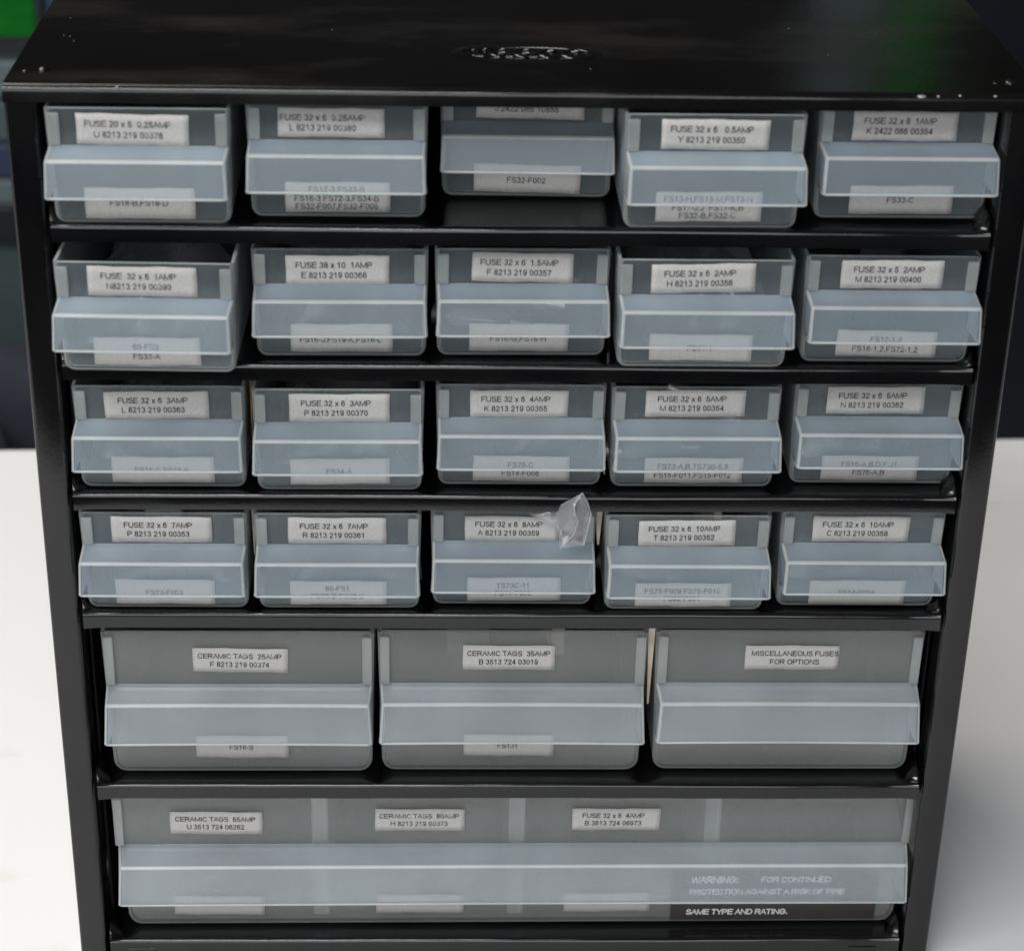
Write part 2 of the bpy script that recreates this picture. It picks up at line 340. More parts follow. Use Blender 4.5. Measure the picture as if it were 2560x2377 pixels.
for s in (-1, 1):
    xo, xi = s*W2, s*(W2-1.0)
    box('side_panel', PAINT, min(xo, xi), max(xo, xi), 2.2, DEP-1, TZ+1, H-1.02, cab, 0.3)
    # folded front post: face plate, outer rolled corner and inner return
    x0, x1 = (-W2+0.1, -W2+9.6) if s < 0 else (W2-9.6, W2-0.1)
    bm = bmesh.new()
    rr = 1.4; pts = []
    a = arc(x0+rr, rr, rr, 180, 270, 5); b_ = arc(x1-rr, rr, rr, 270, 360, 5)
    outer = [(x0, 12.0)] + a + b_ + [(x1, 12.0)]
    inner = [(x1-0.9, 12.0), (x1-0.9, 2.0), (x1-2, 0.95), (x0+2, 0.95), (x0+0.9, 2.0), (x0+0.9, 12.0)]
    pr = outer + inner; zt_, zb_ = H-5.3, TZ+0.5
    NZ = 24; rows = []
    for k in range(NZ+1):
        z = zb_ + (zt_-zb_)*k/NZ; wv = 0.10*math.sin(z*0.035+s)
        rows.append([bm.verts.new((x, y + wv, z)) for x, y in pr])
    n = len(pr)
    for k in range(NZ):
        for j in range(n): bm.faces.new((rows[k][j], rows[k][(j+1) % n], rows[k+1][(j+1) % n], rows[k+1][j]))
    bm.faces.new(rows[0]); bm.faces.new(rows[-1]); bmesh.ops.recalc_face_normals(bm, faces=bm.faces)
    o = link('front_post', finish(bm), PAINT, cab); o.modifiers.new('split', 'EDGE_SPLIT').split_angle = math.radians(45)
    xa, xb = (-W2+10.2, -W2+11.0) if s < 0 else (W2-11.0, W2-10.2)
    box('inner_side_panel', INNER, xa, xb, 12.4, DEP-4, TZ+2, H-6, cab)
box('back_panel', INNER, -W2+1.1, W2-1.1, DEP-1.2, DEP-0.2, TZ+1, H-1.1, cab)
RAILX = 142.0
for i, z in enumerate(ZS):
    r = 1.7
    hgt = 5.4 if i < 5 else 11.0
    p = [(DEP-4, z-0.9), (3.2, z-0.9), (1.0, z-2.4), (1.0, z-hgt), (0.0, z-hgt)] + arc(r, z-r+0.35, r, 180, 90, 6) + [(r+2.2, z-0.3), (DEP-4, z-0.3)]
    bm = bmesh.new(); n = len(p); NX = 50; rows = []
    for k in range(NX+1):
        x = -RAILX + 2*RAILX*k/NX; e = min(1, max(0, (abs(x)-136)/6)); wv = 0.13*math.sin(x*0.045+i*1.7) + 0.06*math.sin(x*0.21+i)
        rows.append([bm.verts.new((x, y + (wv if y < 4 else 0) - e*(0.9 if y < 4 else 0), zz + (0.10*math.sin(x*0.03+i*2.1)) + e*(0.5 if (y < 4 and zz > z-3) else 0))) for y, zz in p])
    for k in range(NX):
        for j in range(n): bm.faces.new((rows[k][j], rows[k][(j+1) % n], rows[k+1][(j+1) % n], rows[k+1][j]))
    bm.faces.new(rows[0]); bm.faces.new(rows[-1]); bmesh.ops.recalc_face_normals(bm, faces=bm.faces)
    o = link('shelf' if i < 5 else 'bottom_shelf', finish(bm), PAINT, cab); o.modifiers.new('split', 'EDGE_SPLIT').split_angle = math.radians(40)
    # the pinched corner gussets at both ends of the lip
    for s in (-1, 1):
        bm = bmesh.new(); x = s*RAILX; q = -s
        vs = [(x, 0.4, z+0.6), (x+q*5.0, 1.5, z+0.1), (x+q*3.2, 9, z+0.1), (x+s*0.2, 13, z+5.5), (x+s*0.5, 4, z+4.2), (x+q*1.2, 6.5, z+1.3)]
        v = [bm.verts.new(c) for c in vs]
        for f in ((0, 1, 5), (1, 2, 5), (2, 3, 5), (3, 4, 5), (4, 0, 5)): bm.faces.new([v[t] for t in f])
        o = link('corner_gusset', finish(bm), TOP_PAINT, cab); o.modifiers.new('solid', 'SOLIDIFY').thickness = 0.5*MM
box('base_panel', PAINT, -W2+10, W2-10, 0.6, DEP-2, TZ+0.3, TZ+1.2, cab)
box('plinth', PAINT, -W2+10.0, W2-10.0, 0.5, 1.5, TZ+1.3, ZS[5]-11.2, cab)
for x in (-131, 129): box('base_tab', PAINT, x-5, x+5, -0.25, 0.3, ZS[5]-6.2, ZS[5]-3.2, cab, 0.2)
# rivets on the top
def dome(name, x, y, z, r, h, mat, parent, kz=1):
    bm = bmesh.new(); bmesh.ops.create_uvsphere(bm, u_segments=16, v_segments=8, radius=r)
    bmesh.ops.scale(bm, vec=(1, 1, h/r), verts=bm.verts); o = link(name, finish(bm), mat, parent, (x, y, z)); return o
for x, y in ((-143.4, 15.5), (145.8, 13.0)): dome('rivet', x, y, H+0.0, 2.0, 0.9, PAINT, cab)
for x, y in ((-148.5, 14.3), (141.5, 12.6)): dome('rivet', x, y, H-0.1, 1.2, 0.4, PAINT, cab)
# chips of missing paint
for (x, y, z, a, b_) in ((116.5, 0.05, H-0.55, 1.3, 0.25), (121.5, 0.05, H-0.5, 0.5, 0.2), (128, 0.4, H-0.35, 0.4, 0.25), (138.5, 0.4, H-0.35, 0.5, 0.2), (-119.5, 0.3, H-0.4, 0.4, 0.25)):
    dome('paint_chip', x, y, z, a, b_, BARE, cab)
for (x, y) in ((152.9, 61), (152.9, 57.5), (152.9, 50), (152.9, 42.5), (152.9, 40)): dome('paint_chip', x-0.05, y, H-0.12, 0.22, 0.12, BARE, cab)
for (x, y) in ((-144, 72), (-143, 52), (-141, 51), (-139, 46), (20, 22), (87, 70), (95, 40), (-60, 62)): dome('paint_chip', x, y, H+0.02, 0.2, 0.04, BARE, cab)
# embossed oval badge on the top
logo = None
bm = bmesh.new(); LA, LB = 20.2, 7.3; cx, cyy = 1.0, 37.2; NS = 72; rows = []
for k in range(NS):
    t = 2*math.pi*k/NS; c, s_ = math.cos(t), math.sin(t)
    ex = lambda v, p: math.copysign(abs(v)**p, v)
    x, y = ex(c, 0.8), ex(s_, 0.9); rr = []
    for (off, h) in ((3.4, -0.02), (1.8, 0.16), (0.6, 0.48), (0.1, 0.52), (-0.4, 0.48), (-0.62, 0.3), (-0.7, 0.0)):
        rr.append(bm.verts.new((x*(LA+off), y*(LB+off), h)))
    rows.append(rr)
for k in range(NS):
    for j in range(6): bm.faces.new((rows[k][j], rows[k][j+1], rows[(k+1) % NS][j+1], rows[(k+1) % NS][j]))
bmesh.ops.recalc_face_normals(bm, faces=bm.faces)
badge = link('embossed_badge', finish(bm), PAINT, cab, (cx, cyy, H+0.03), (0, 0, math.radians(-1.0)))
def wide_letters():
    # r a a c o built as flattened rounded strokes, wide and heavy
    def stroke(name, pts, r=1.0, closed=False):
        bm = bmesh.new(); n = len(pts); secs = []
        for i, (x, y) in enumerate(pts):
            a = Vector(pts[(i-1) % n]) if (closed or i > 0) else Vector(pts[i]); b2 = Vector(pts[(i+1) % n]) if (closed or i < n-1) else Vector(pts[i])
            d = (b2-a).normalized(); nn = Vector((-d.y, d.x)); s = []
            for q in range(7):
                t = math.pi*q/6; s.append(bm.verts.new((x + nn.x*r*math.cos(t), y + nn.y*r*math.cos(t), 0.8*math.sin(t))))
            secs.append(s)
        m = n if closed else n-1
        for i in range(m):
            for q in range(6): bm.faces.new((secs[i][q], secs[i][q+1], secs[(i+1) % n][q+1], secs[(i+1) % n][q]))
        bmesh.ops.recalc_face_normals(bm, faces=bm.faces)
        return bm
    def arcp(cx, cy, rx, ry, a0, a1, n=14): return [(cx+rx*math.cos(math.radians(a0+(a1-a0)*i/n)), cy+ry*math.sin(math.radians(a0+(a1-a0)*i/n))) for i in range(n+1)]
    def add(strokes):
        bm = bmesh.new()
        for pts, r, cl in strokes:
            b2 = stroke('', pts, r, cl); me = bpy.data.meshes.new('t'); b2.to_mesh(me); b2.free(); bm.from_mesh(me)
        link('embossed_letter', finish(bm), PAINT, badge, (0, 0, 0.02))
    yb, yt = -3.9, 3.6
    add([([(-15.6, yb), (-15.6, yt-0.8)], 0.9, False), ([(-16.8, yb), (-13.4, yb)], 0.55, False), ([(-16.8, yt-0.3), (-15.2, yt-0.3)], 0.5, False), (arcp(-13.3, 0.6, 2.1, 2.9, 170, 60), 0.7, False)])
    for x in (-8.2, -0.8):
        add([(arcp(x, 1.0, 2.4, 2.6, 160, 0), 0.65, False), ([(x+2.3, 1.4), (x+2.3, yb+0.3)], 0.9, False), (arcp(x-0.3, -1.7, 2.6, 2.1, 30, 330, 16), 0.75, False), ([(x+1.8, yb), (x+4.0, yb)], 0.5, False)])
    add([(arcp(6.6, -0.2, 3.0, 3.7, 40, 320, 18), 0.95, False), ([(8.7, 1.6), (9.1, 2.9)], 0.8, False)])
    add([(arcp(14.0, -0.2, 3.4, 3.7, 0, 345, 24), 1.0, True)])
wide_letters()
# added gap strips; cream ones put light reflected off drawer sides into colour
def gap_strip(x, zi, w_, mat, z1, y0=14, z0=0.0, name='gap_tone_strip'):
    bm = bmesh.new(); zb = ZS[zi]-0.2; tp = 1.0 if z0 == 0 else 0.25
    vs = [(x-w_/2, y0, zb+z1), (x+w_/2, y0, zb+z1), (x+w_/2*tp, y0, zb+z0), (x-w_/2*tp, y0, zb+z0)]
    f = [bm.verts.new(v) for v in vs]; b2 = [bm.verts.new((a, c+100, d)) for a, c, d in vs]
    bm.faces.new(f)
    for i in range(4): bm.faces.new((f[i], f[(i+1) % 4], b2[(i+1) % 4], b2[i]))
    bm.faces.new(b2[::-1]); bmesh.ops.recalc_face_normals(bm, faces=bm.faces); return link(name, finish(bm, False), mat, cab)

# ------------------------------------------------------------------ drawers
POSE = {'11': [-114.295, -1.451, 0.006],
 '12': [-56.17, -8.357, 0.003],
 '13': [1.527, -28.105, -0.012],
 '14': [56.385, -1.248, 0.011],
 '15': [115.775, -11.372, 0.005],
 '21': [-114.031, 6.101, -0.021],
 '22': [-55.897, -6.341, 0.011],
 '23': [0.252, -7.746, 0.011],
 '24': [56.174, 0.123, 0.003],
 '25': [114.37, -4.472, -0.001],
 '31': [-113.527, -4.797, 0.005],
 '32': [-57.127, -3.172, 0.007],
 '33': [0.717, -7.391, 0.001],
 '34': [56.584, -6.633, 0.005],
 '35': [115.306, -9.6, -0.005],
 '41': [-114.27, -3.359, -0.0],
 '42': [-58.036, -3.286, 0.002],
 '43': [-0.847, -6.14, -0.003],
 '44': [56.08, -2.93, -0.004],
 '45': [113.864, -5.752, -0.002],
 '51': [-92.613, -7.937, 0.002],
 '52': [0.054, -8.767, -0.0],
 '53': [94.42, -9.33, -0.002],
 '61': [2.538, -9.56, 0.004]}
LAB = {'up11': [-1.47, 29.96, 32.94, 9.56, -0.88],
 'up12': [-1.65, 30.49, 31.71, 8.98, -0.24],
 'up13': [0.81, 30.78, 33.18, 9.5, -0.71],
 'up14': [-0.13, 30.35, 32.23, 9.37, -0.53],
 'up15': [-0.97, 30.29, 31.81, 9.27, -0.28],
 'up21': [-0.55, 30.52, 32.82, 9.56, -0.18],
 'up22': [-0.78, 29.73, 31.65, 9.64, 0.1],
 'up23': [-0.05, 30.51, 31.23, 9.63, -0.78],
 'up24': [-0.94, 30.62, 31.96, 9.45, 1.35],
 'up25': [-0.23, 30.52, 31.7, 9.39, 0.13],
 'up31': [-0.68, 30.08, 32.69, 9.51, 0.42],
 'up32': [0.42, 30.18, 31.62, 9.84, 0.11],
 'up33': [-0.63, 30.06, 31.17, 9.59, 0.2],
 'up34': [-0.42, 30.89, 31.91, 9.46, 0.35],
 'up35': [-0.92, 31.03, 31.4, 9.56, 0.53],
 'up41': [-0.58, 30.54, 32.35, 9.47, -0.15],
 'up42': [-0.13, 30.37, 31.82, 9.69, -0.06],
 'up43': [-0.51, 29.85, 30.78, 9.31, -0.18],
 'up44': [-0.41, 30.18, 31.66, 9.55, 0.85],
 'up45': [-0.69, 30.49, 31.85, 9.5, -0.11],
 'up51': [0.7, 45.96, 32.03, 9.35, -0.84],
 'up52': [-1.32, 46.77, 31.29, 9.54, -0.12],
 'up53': [0.83, 46.69, 32.12, 9.53, -0.15],
 'up61a': [-105.65, 45.41, 32.41, 9.52, -0.67],
 'up61b': [-33.95, 46.58, 31.63, 9.2, -0.28],
 'up61c': [35.59, 46.58, 31.3, 9.23, -0.28],
 'lo11': [-0.74, 6.78, 32.81, 9.79, -0.07],
 'lo12': [-0.14, 6.8, 31.72, 9.65, 0.27],
 'lo13': [0.29, 6.3, 33.38, 9.17, -0.94],
 'lo14': [-0.67, 7.49, 32.14, 9.46, 0.24],
 'lo15': [0.38, 6.54, 31.87, 9.14, 0.46],
 'lo21': [-0.55, 7.2, 32.52, 9.29, 0.37],
 'lo22': [0.09, 6.67, 31.68, 9.53, 0.18],
 'lo23': [-0.69, 6.67, 31.14, 9.39, -0.33],
 'lo24': [-0.31, 7.13, 32.07, 8.85, -0.36],
 'lo25': [0.48, 6.83, 31.6, 8.97, -1.17],
 'lo31': [-0.01, 6.74, 32.61, 9.27, -0.15],
 'lo32': [0.2, 7.31, 31.75, 9.18, 0.64],
 'lo33': [0.62, 6.44, 31.21, 9.25, -0.57],
 'lo34': [0.47, 6.46, 31.9, 9.23, -0.06],
 'lo35': [-0.38, 6.16, 31.66, 8.99, -0.14],
 'lo41': [-0.75, 6.67, 32.44, 9.24, -0.14],
 'lo42': [-0.17, 6.53, 31.77, 8.96, -0.04],
 'lo43': [0.62, 6.45, 31.03, 9.01, 0.5],
 'lo44': [-0.3, 6.36, 31.91, 9.01, 0.17],
 'lo45': [0.43, 5.89, 32.13, 9.27, 0.09],
 'lo51': [-0.03, 10.87, 31.76, 9.01, -0.22],
 'lo52': [-0.78, 11.0, 31.18, 8.58, -0.42],
 'lo61a': [-106.01, 9.04, 32.39, 8.25, -0.7],
 'lo61b': [-33.92, 9.44, 31.55, 8.04, -0.29],
 'lo61c': [33.7, 9.68, 31.17, 8.18, 0.58],
 'lo61w': [94.46, 12.28, 74.89, 21.56, -0.14]}
#            wl     yl    zl    wb     yb    zb    wt     yt   zt    wo     root z  depth thickness
TYPES = {0: (53.4, 14.1, 12.8, 52.6, 12.3, 23.9, 54.3, 1.5, 36.4, 52.6, 25.0, 132, 1.15),
         1: (90.3, 12.7, 19.8, 88.6, 10.4, 34.2, 91.8, 0.3, 56.6, 89.2, 36.3, 132, 1.4),
         2: (280.6, 11.7, 17.9, 278.2, 11.1, 34.0, 285.0, 0.2, 57.4, 277.4, 36.0, 132, 1.6)}
MESH = {}
def body_mesh(t):
    wl, yl, zl, wb, yb, zb, wt, yt, zt, wo, zr, D, th = TYPES[t]
    bm = bmesh.new(); r = 3.2 if t == 0 else 4.5
    left = [(-1.0, zt), (-1.0, zt*0.66), (-1.0, zt*0.33), (-1.0, r)]
    def hw(z): return (wo + (wt-wo)*z/zt)/2
    pts = []
    for _, z in left: pts.append((-hw(z), z))
    for i in range(1, 6): a = math.radians(180+90*i/6); pts.append((-hw(0)+r+r*math.cos(a), r+r*math.sin(a)))
    pts.append((-hw(0)+r, 0)); pts = pts + [(-x, z) for x, z in pts[::-1]]
    def ring(y0, slope): return [bm.verts.new((x*(0.985 if y0 > 5 else 1), y0 + slope*z, z)) for x, z in pts]
    fr = ring(0, -yt/zt); bk = ring(D, 0.02); n = len(pts)
    for i in range(n-1): bm.faces.new((fr[i], fr[i+1], bk[i+1], bk[i]))
    bm.faces.new(fr); bm.faces.new(bk[::-1]); bmesh.ops.recalc_face_normals(bm, faces=bm.faces)
    # make sure normals point outwards
    bm.faces.ensure_lookup_table()
    f = min(bm.faces, key=lambda f: f.calc_center_median().y)
    if f.normal.y > 0: bmesh.ops.reverse_faces(bm, faces=bm.faces)
    return finish(bm)
def hood_mesh(t):
    wl, yl, zl, wb, yb, zb, wt, yt, zt, wo, zr, D, th = TYPES[t]
    def hw(z): return (wo + (wt-wo)*z/zt)/2 - 0.35
    yf = lambda z: -yt*z/zt - 0.02
    bm = bmesh.new(); V = lambda *c: bm.verts.new(c)
    NX = 1 if t == 0 else 6
    R = []; B = []; P = []
    for i in range(NX+1):
        u = -1+2*i/NX; sagg = (1-u*u)*(0.35 if t == 1 else 0.25 if t == 2 else 0)
        R.append(V(u*hw(zr), yf(zr), zr)); B.append(V(u*wb/2, -yb+sagg, zb)); P.append(V(u*wl/2, -yl+sagg*1.5, zl-sagg*0.0))
    for i in range(NX):
        bm.faces.new((R[i], R[i+1], B[i+1], B[i])); bm.faces.new((B[i], B[i+1], P[i+1], P[i]))
    for s, k in ((-1, 0), (1, NX)):
        C = V(s*hw(zl), yf(zl), zl-0.3); bm.faces.new((R[k], B[k], P[k], C))
    bmesh.ops.recalc_face_normals(bm, faces=bm.faces)
    f = max(bm.faces, key=lambda f: f.calc_center_median().z)
    if f.normal.z < 0: bmesh.ops.reverse_faces(bm, faces=bm.faces)
    return finish(bm)
def solid_mods(o, th, bev, seg=3, edge=False):
    b = o.modifiers.new('bevel', 'BEVEL'); b.width = bev*MM; b.segments = seg; b.limit_method = 'ANGLE'; b.angle_limit = math.radians(32)
    b.material = 1 if edge else 2
    s = o.modifiers.new('wall', 'SOLIDIFY'); s.thickness = th*MM; s.offset = -1; s.material_offset_rim = 1; s.use_even_offset = True
    b2 = o.modifiers.new('round', 'BEVEL'); b2.width = 0.25*MM; b2.segments = 2; b2.limit_method = 'ANGLE'; b2.angle_limit = math.radians(60)
    o.modifiers.new('normals', 'WEIGHTED_NORMAL').weight = 90
def paper_mesh(wd, hg, seed, waves=True):
    rnd = random.Random(seed); bm = bmesh.new(); NX, NZ = 16, 4; ph = [rnd.uniform(0, 6) for _ in range(4)]; g0 = []; g1 = []
    for k in range(NZ+1):
        a, b2 = [], []
        for i in range(NX+1):
            u, v = i/NX, k/NZ; x = (u-0.5)*wd; z = (v-0.5)*hg
            if k in (0, NZ): z += 0.10*math.sin(u*9+ph[0]+k) + 0.06*math.sin(u*23+ph[1]+k)
            if i in (0, NX): x += 0.07*math.sin(v*5+ph[2]+i)
            d = 0.10 + 0.07*(math.sin(u*7+ph[3]) + math.sin(u*15+ph[1]))*0.5 + 0.12*max(0, (0.15-v))*6*abs(math.sin(u*5+ph[2]))
            a.append(bm.verts.new((x, -0.17-d*0.6, z))); b2.append(bm.verts.new((x, -0.03-d*0.5, z)))
        g0.append(a); g1.append(b2)
    for k in range(NZ):
        for i in range(NX):
            bm.faces.new((g0[k][i], g0[k][i+1], g0[k+1][i+1], g0[k+1][i])); bm.faces.new((g1[k][i], g1[k+1][i], g1[k+1][i+1], g1[k][i+1]))
    for i in range(NX):
        bm.faces.new((g0[0][i], g1[0][i], g1[0][i+1], g0[0][i+1])); bm.faces.new((g0[NZ][i], g0[NZ][i+1], g1[NZ][i+1], g1[NZ][i]))
    for k in range(NZ):
        bm.faces.new((g0[k][0], g0[k+1][0], g1[k+1][0], g1[k][0])); bm.faces.new((g0[k][NX], g1[k][NX], g1[k+1][NX], g0[k+1][NX]))
    bmesh.ops.recalc_face_normals(bm, faces=bm.faces); return finish(bm)
UP = {'11': ("FUSE 20 x 5  0.25AMP", "U 8213 219 00378"), '12': ("FUSE 32 x 6  0.25AMP", "L 8213 219 00380"), '13': ("", "J 2422 086 10855"),
 '14': ("FUSE 32 x 6   0.5AMP", "Y 8213 219 00350"), '15': ("FUSE 32 x 6  1AMP", "K 2422 086 00354"),
 '21': ("FUSE  32 x 6  1AMP", "N8213 219 00390"), '22': ("FUSE 38 x 10  1AMP", "E 8213 219 00366"), '23': ("FUSE 32 x 6  1.5AMP", "F 8213 219 00357"),
 '24': ("FUSE 32 x 6  2AMP", "H 8213 219 00356"), '25': ("FUSE 32 x 5  2AMP", "M 8213 219 00400"),
 '31': ("FUSE 32 x 6  3AMP", "L 8213 219 00363"), '32': ("FUSE 32 x 6  3AMP", "P 8213 219 00370"), '33': ("FUSE 32 x 6  4AMP", "K 8213 219 00355"),
 '34': ("FUSE 32 x 6  5AMP", "M 8213 219 00354"), '35': ("FUSE 32 x 6  5AMP", "N 8213 219 00362"),
 '41': ("FUSE 32 x 6  7AMP", "P 8213 219 00353"), '42': ("FUSE 32 x 6  7AMP", "R 8213 219 00361"), '43': ("FUSE 32 x 6  8AMP", "A 8213 219 00359"),
 '44': ("FUSE 32 x 6  10AMP", "T 8213 219 00352"), '45': ("FUSE 32 x 6  10AMP", "C 8213 219 00358"),
 '51': ("CERAMIC TAGS  25AMP", "F 8213 219 00374"), '52': ("CERAMIC TAGS  35AMP", "B 3513 724 03019"), '53': ("MISCELLANEOUS FUSES", "FOR OPTIONS"),
 '61a': ("CERAMIC TAGS  65AMP", "U 3513 724 06262"), '61b': ("CERAMIC TAGS  80AMP", "H 8213 219 00373"), '61c': ("FUSE 32 x 6  4AMP", "B 3513 724 06973")}
# lower labels: (text, height fraction from the top, worn)
LOW = {'11': (("FS18-B,FS18-D", .48),), '12': (("FS12-3 FS33-B", .23), ("FS16-3 FS72-3,FS34-B", .53), ("FS32-F007,FS32-F008", .80)), '13': (("FS32-F002", .55),),
 '14': (("FS13-H,FS13-M,FS13-N", .24), ("FS17-J,J  FS17-K,B", .53), ("FS32-B,FS32-C", .80)), '15': (("FS33-C", .50),),
 '21': (("60-FS2", .33), ("FS33-A", .68)), '22': (("FS16-J,FS19-K,FS16-L", .55),), '23': (("FS16-G,FS16-H", .53),), '24': (("FS11-1", .52),), '25': (("FS12-1,2", .33), ("FS16-1,2,FS72-1,2", .70)),
 '31': (("FS15-C,FS15-E", .50),), '32': (("FS34-A", .50),), '33': (("FS75-C", .34), ("FS14-F006", .67)), '34': (("FS73-A,B,TS73B-5,6", .33), ("FS15-F011,FS15-F012", .68)), '35': (("FS15-A,B,D,F,J1", .33), ("FS75-A,B", .67)),
 '41': (("FS73-F003", .52),), '42': (("60-FS1", .31), ("FS33-D FS32-B", .64)), '43': (("TS73C-11", .33), ("FS14-F005", .66)), '44': (("FS75-F009 FS75-F010", .33), ("FS02-F001", .66)), '45': (("FS14-F004", .50),),
 '51': (("FS16-S", .52),), '52': (("FS131", .52),), '61a': (), '61b': (), '61c': ()}
CENT = {'53': .53, '51': .49, '52': .495, '61a': .49, '61b': .49, '44': .47, '15': .45, '12': .42, '11': .46}
def add_label(key, low, root, yt, zt):
    cx, cz, wd, hg, tilt = LAB[('lo' if low else 'up')+key]
    k = yt/zt
    o = link('paper_label', paper_mesh(wd, hg, key+str(low)), PAPER, root, (cx, -k*cz-0.12, cz), (math.atan(k), -math.radians(tilt), 0))
    mat = INK_WORN if (low or key in ('11', '12', '21', '51', '61b', '13')) else INK
    yy = -0.40
    if low:
        for s, fr in LOW[key]:
            em = 2.45; 
            put_text(s, -0.3, yy, hg/2-hg*fr, em, 1.9, mat, o)
    else:
        for s, fr in zip(UP[key], (.32, .67)):
            if s: put_text(s, (CENT.get(key, .465)-.5)*wd, yy, hg/2-hg*fr, 2.47, 2.0, mat, o)
    return o
def make_drawer(key, label, group):
    row, t = int(key[0])-1, (0 if int(key[0]) < 5 else int(key[0])-4)
    wl, yl, zl, wb, yb, zb, wt, yt, zt, wo, zr, D, th = TYPES[t]
    x, p, a = POSE[key]
    root = thing('drawer', label, 'drawer', (x, -p, ZS[row]+0.02), a, group)
    if t not in MESH: MESH[t] = (body_mesh(t), hood_mesh(t))
    bm_, hm_ = MESH[t]
    o = link('drawer_body', bm_, [BODY if t == 0 else BODY_BIG, EDGE, GUIDE], root); solid_mods(o, th, 1.3)
    o = link('pull_handle', hm_, [HOOD if t == 0 else HOOD_BIG, EDGE], root); solid_mods(o, th, 0.8, 3, True)
    if ('lip', t) not in MESH:
        bm = bmesh.new(); path = [(-wl/2+0.3, -0.8*yl*0.5, zl-0.15)] + [(-wl/2+0.25, -yl+1.3, zl), (-wl/2+0.7, -yl+0.5, zl), (-wl/2+1.5, -yl+0.25, zl)]
        path = path + [(0, -yl+0.25+(0.35*1.5 if t == 1 else 0.25*1.5 if t == 2 else 0), zl)] + [(-x_, y_, z_) for x_, y_, z_ in path[::-1]]
        rings = []
        for i, p_ in enumerate(path):
            a_ = Vector(path[max(i-1, 0)]); b2 = Vector(path[min(i+1, len(path)-1)]); d_ = (b2-a_).normalized(); side = d_.cross(Vector((0, 0, 1))).normalized(); rr_ = 0.42
            rings.append([bm.verts.new(Vector(p_) + side*rr_*math.cos(q*math.pi/4) + Vector((0, 0, 1))*rr_*math.sin(q*math.pi/4)) for q in range(8)])
        for i in range(len(rings)-1):
            for q in range(8): bm.faces.new((rings[i][q], rings[i][(q+1) % 8], rings[i+1][(q+1) % 8], rings[i+1][q]))
        bm.faces.new(rings[0]); bm.faces.new(rings[-1]); bmesh.ops.recalc_face_normals(bm, faces=bm.faces); MESH[('lip', t)] = finish(bm)
    link('handle_lip', MESH[('lip', t)], EDGE, root)
    k = yt/zt
    gw = 3.4 if t == 0 else 3.2
    for s in (-1, 1):
        e = wt/2-0.95; xa, xb = (e-gw, e) if s > 0 else (-e, -e+gw)
        bm = bmesh.new(); z0, z1 = zr+0.2, zt-1.3
        q = [bm.verts.new((X, Y - k*Z, Z)) for Z in (z0, z1) for Y in (-0.05, -1.3) for X in (xa, xb)]
        for f in ((0, 1, 3, 2), (4, 6, 7, 5), (0, 4, 5, 1), (2, 3, 7, 6), (0, 2, 6, 4), (1, 5, 7, 3)): bm.faces.new([q[j] for j in f])
        bmesh.ops.recalc_face_normals(bm, faces=bm.faces); o = link('label_guide', finish(bm), GUIDE, root); bevel_mod(o, 0.35, 2)
    if t == 2:
        for fx in (-69.5, 0.5, 70.5):
            for dx in (-2.2, 2.2):
                bm = bmesh.new(); bmesh.ops.create_cube(bm, size=1); bmesh.ops.scale(bm, vec=(1.5, D-4, 52), verts=bm.verts); bmesh.ops.translate(bm, vec=(fx+dx, D/2+0.4, 28.5), verts=bm.verts)
                o = link('divider', finish(bm), EDGE, root); bevel_mod(o, 0.5, 2)
            o = box('divider_rib', GUIDE, fx-2.3, fx+2.3, 1.75, 2.9, 3, 55, root, 0.3)
    subs = ('a', 'b', 'c') if t == 2 else ('',)
    for s_ in subs:
        add_label(key+s_, False, root, yt, zt)
        if key+s_ in LOW: add_label(key+s_, True, root, yt, zt)
    if t == 2:
        cx, cz, wd, hg, tilt = LAB['lo61w']
        bm = bmesh.new(); bmesh.ops.create_cube(bm, size=1); bmesh.ops.scale(bm, vec=(wd, 0.15, hg), verts=bm.verts)
        wlb = link('warning_label', finish(bm, False), WARN, root, (cx, -0.28, cz), (0, 0, 0)); wlb['label'] = 'dark brown warning label with white lettering'
        def wt_(s, xl, zf, em, cap):
            width = adv(s)*em; put_text(s, -wd/2 + xl*wd + width/2, -0.14, hg/2 - zf*hg, em, cap, WHITE_INK, wlb, shear=0.07, stroke=0.15)
        wt_("WARNING:", .09, .16, 3.35, 3.2); wt_("FOR CONTINUED", .43, .16, 3.05, 2.6)
        wt_("PROTECTION AGAINST A RISK OF FIRE", .085, .41, 2.98, 2.5); wt_("SAME TYPE AND RATING.", .075, .83, 3.0, 2.5)
    return root, (x, -p, ZS[row]), t
ORD = {'1': 'top', '2': 'second', '3': 'third', '4': 'fourth', '5': 'fifth', '6': 'bottom'}
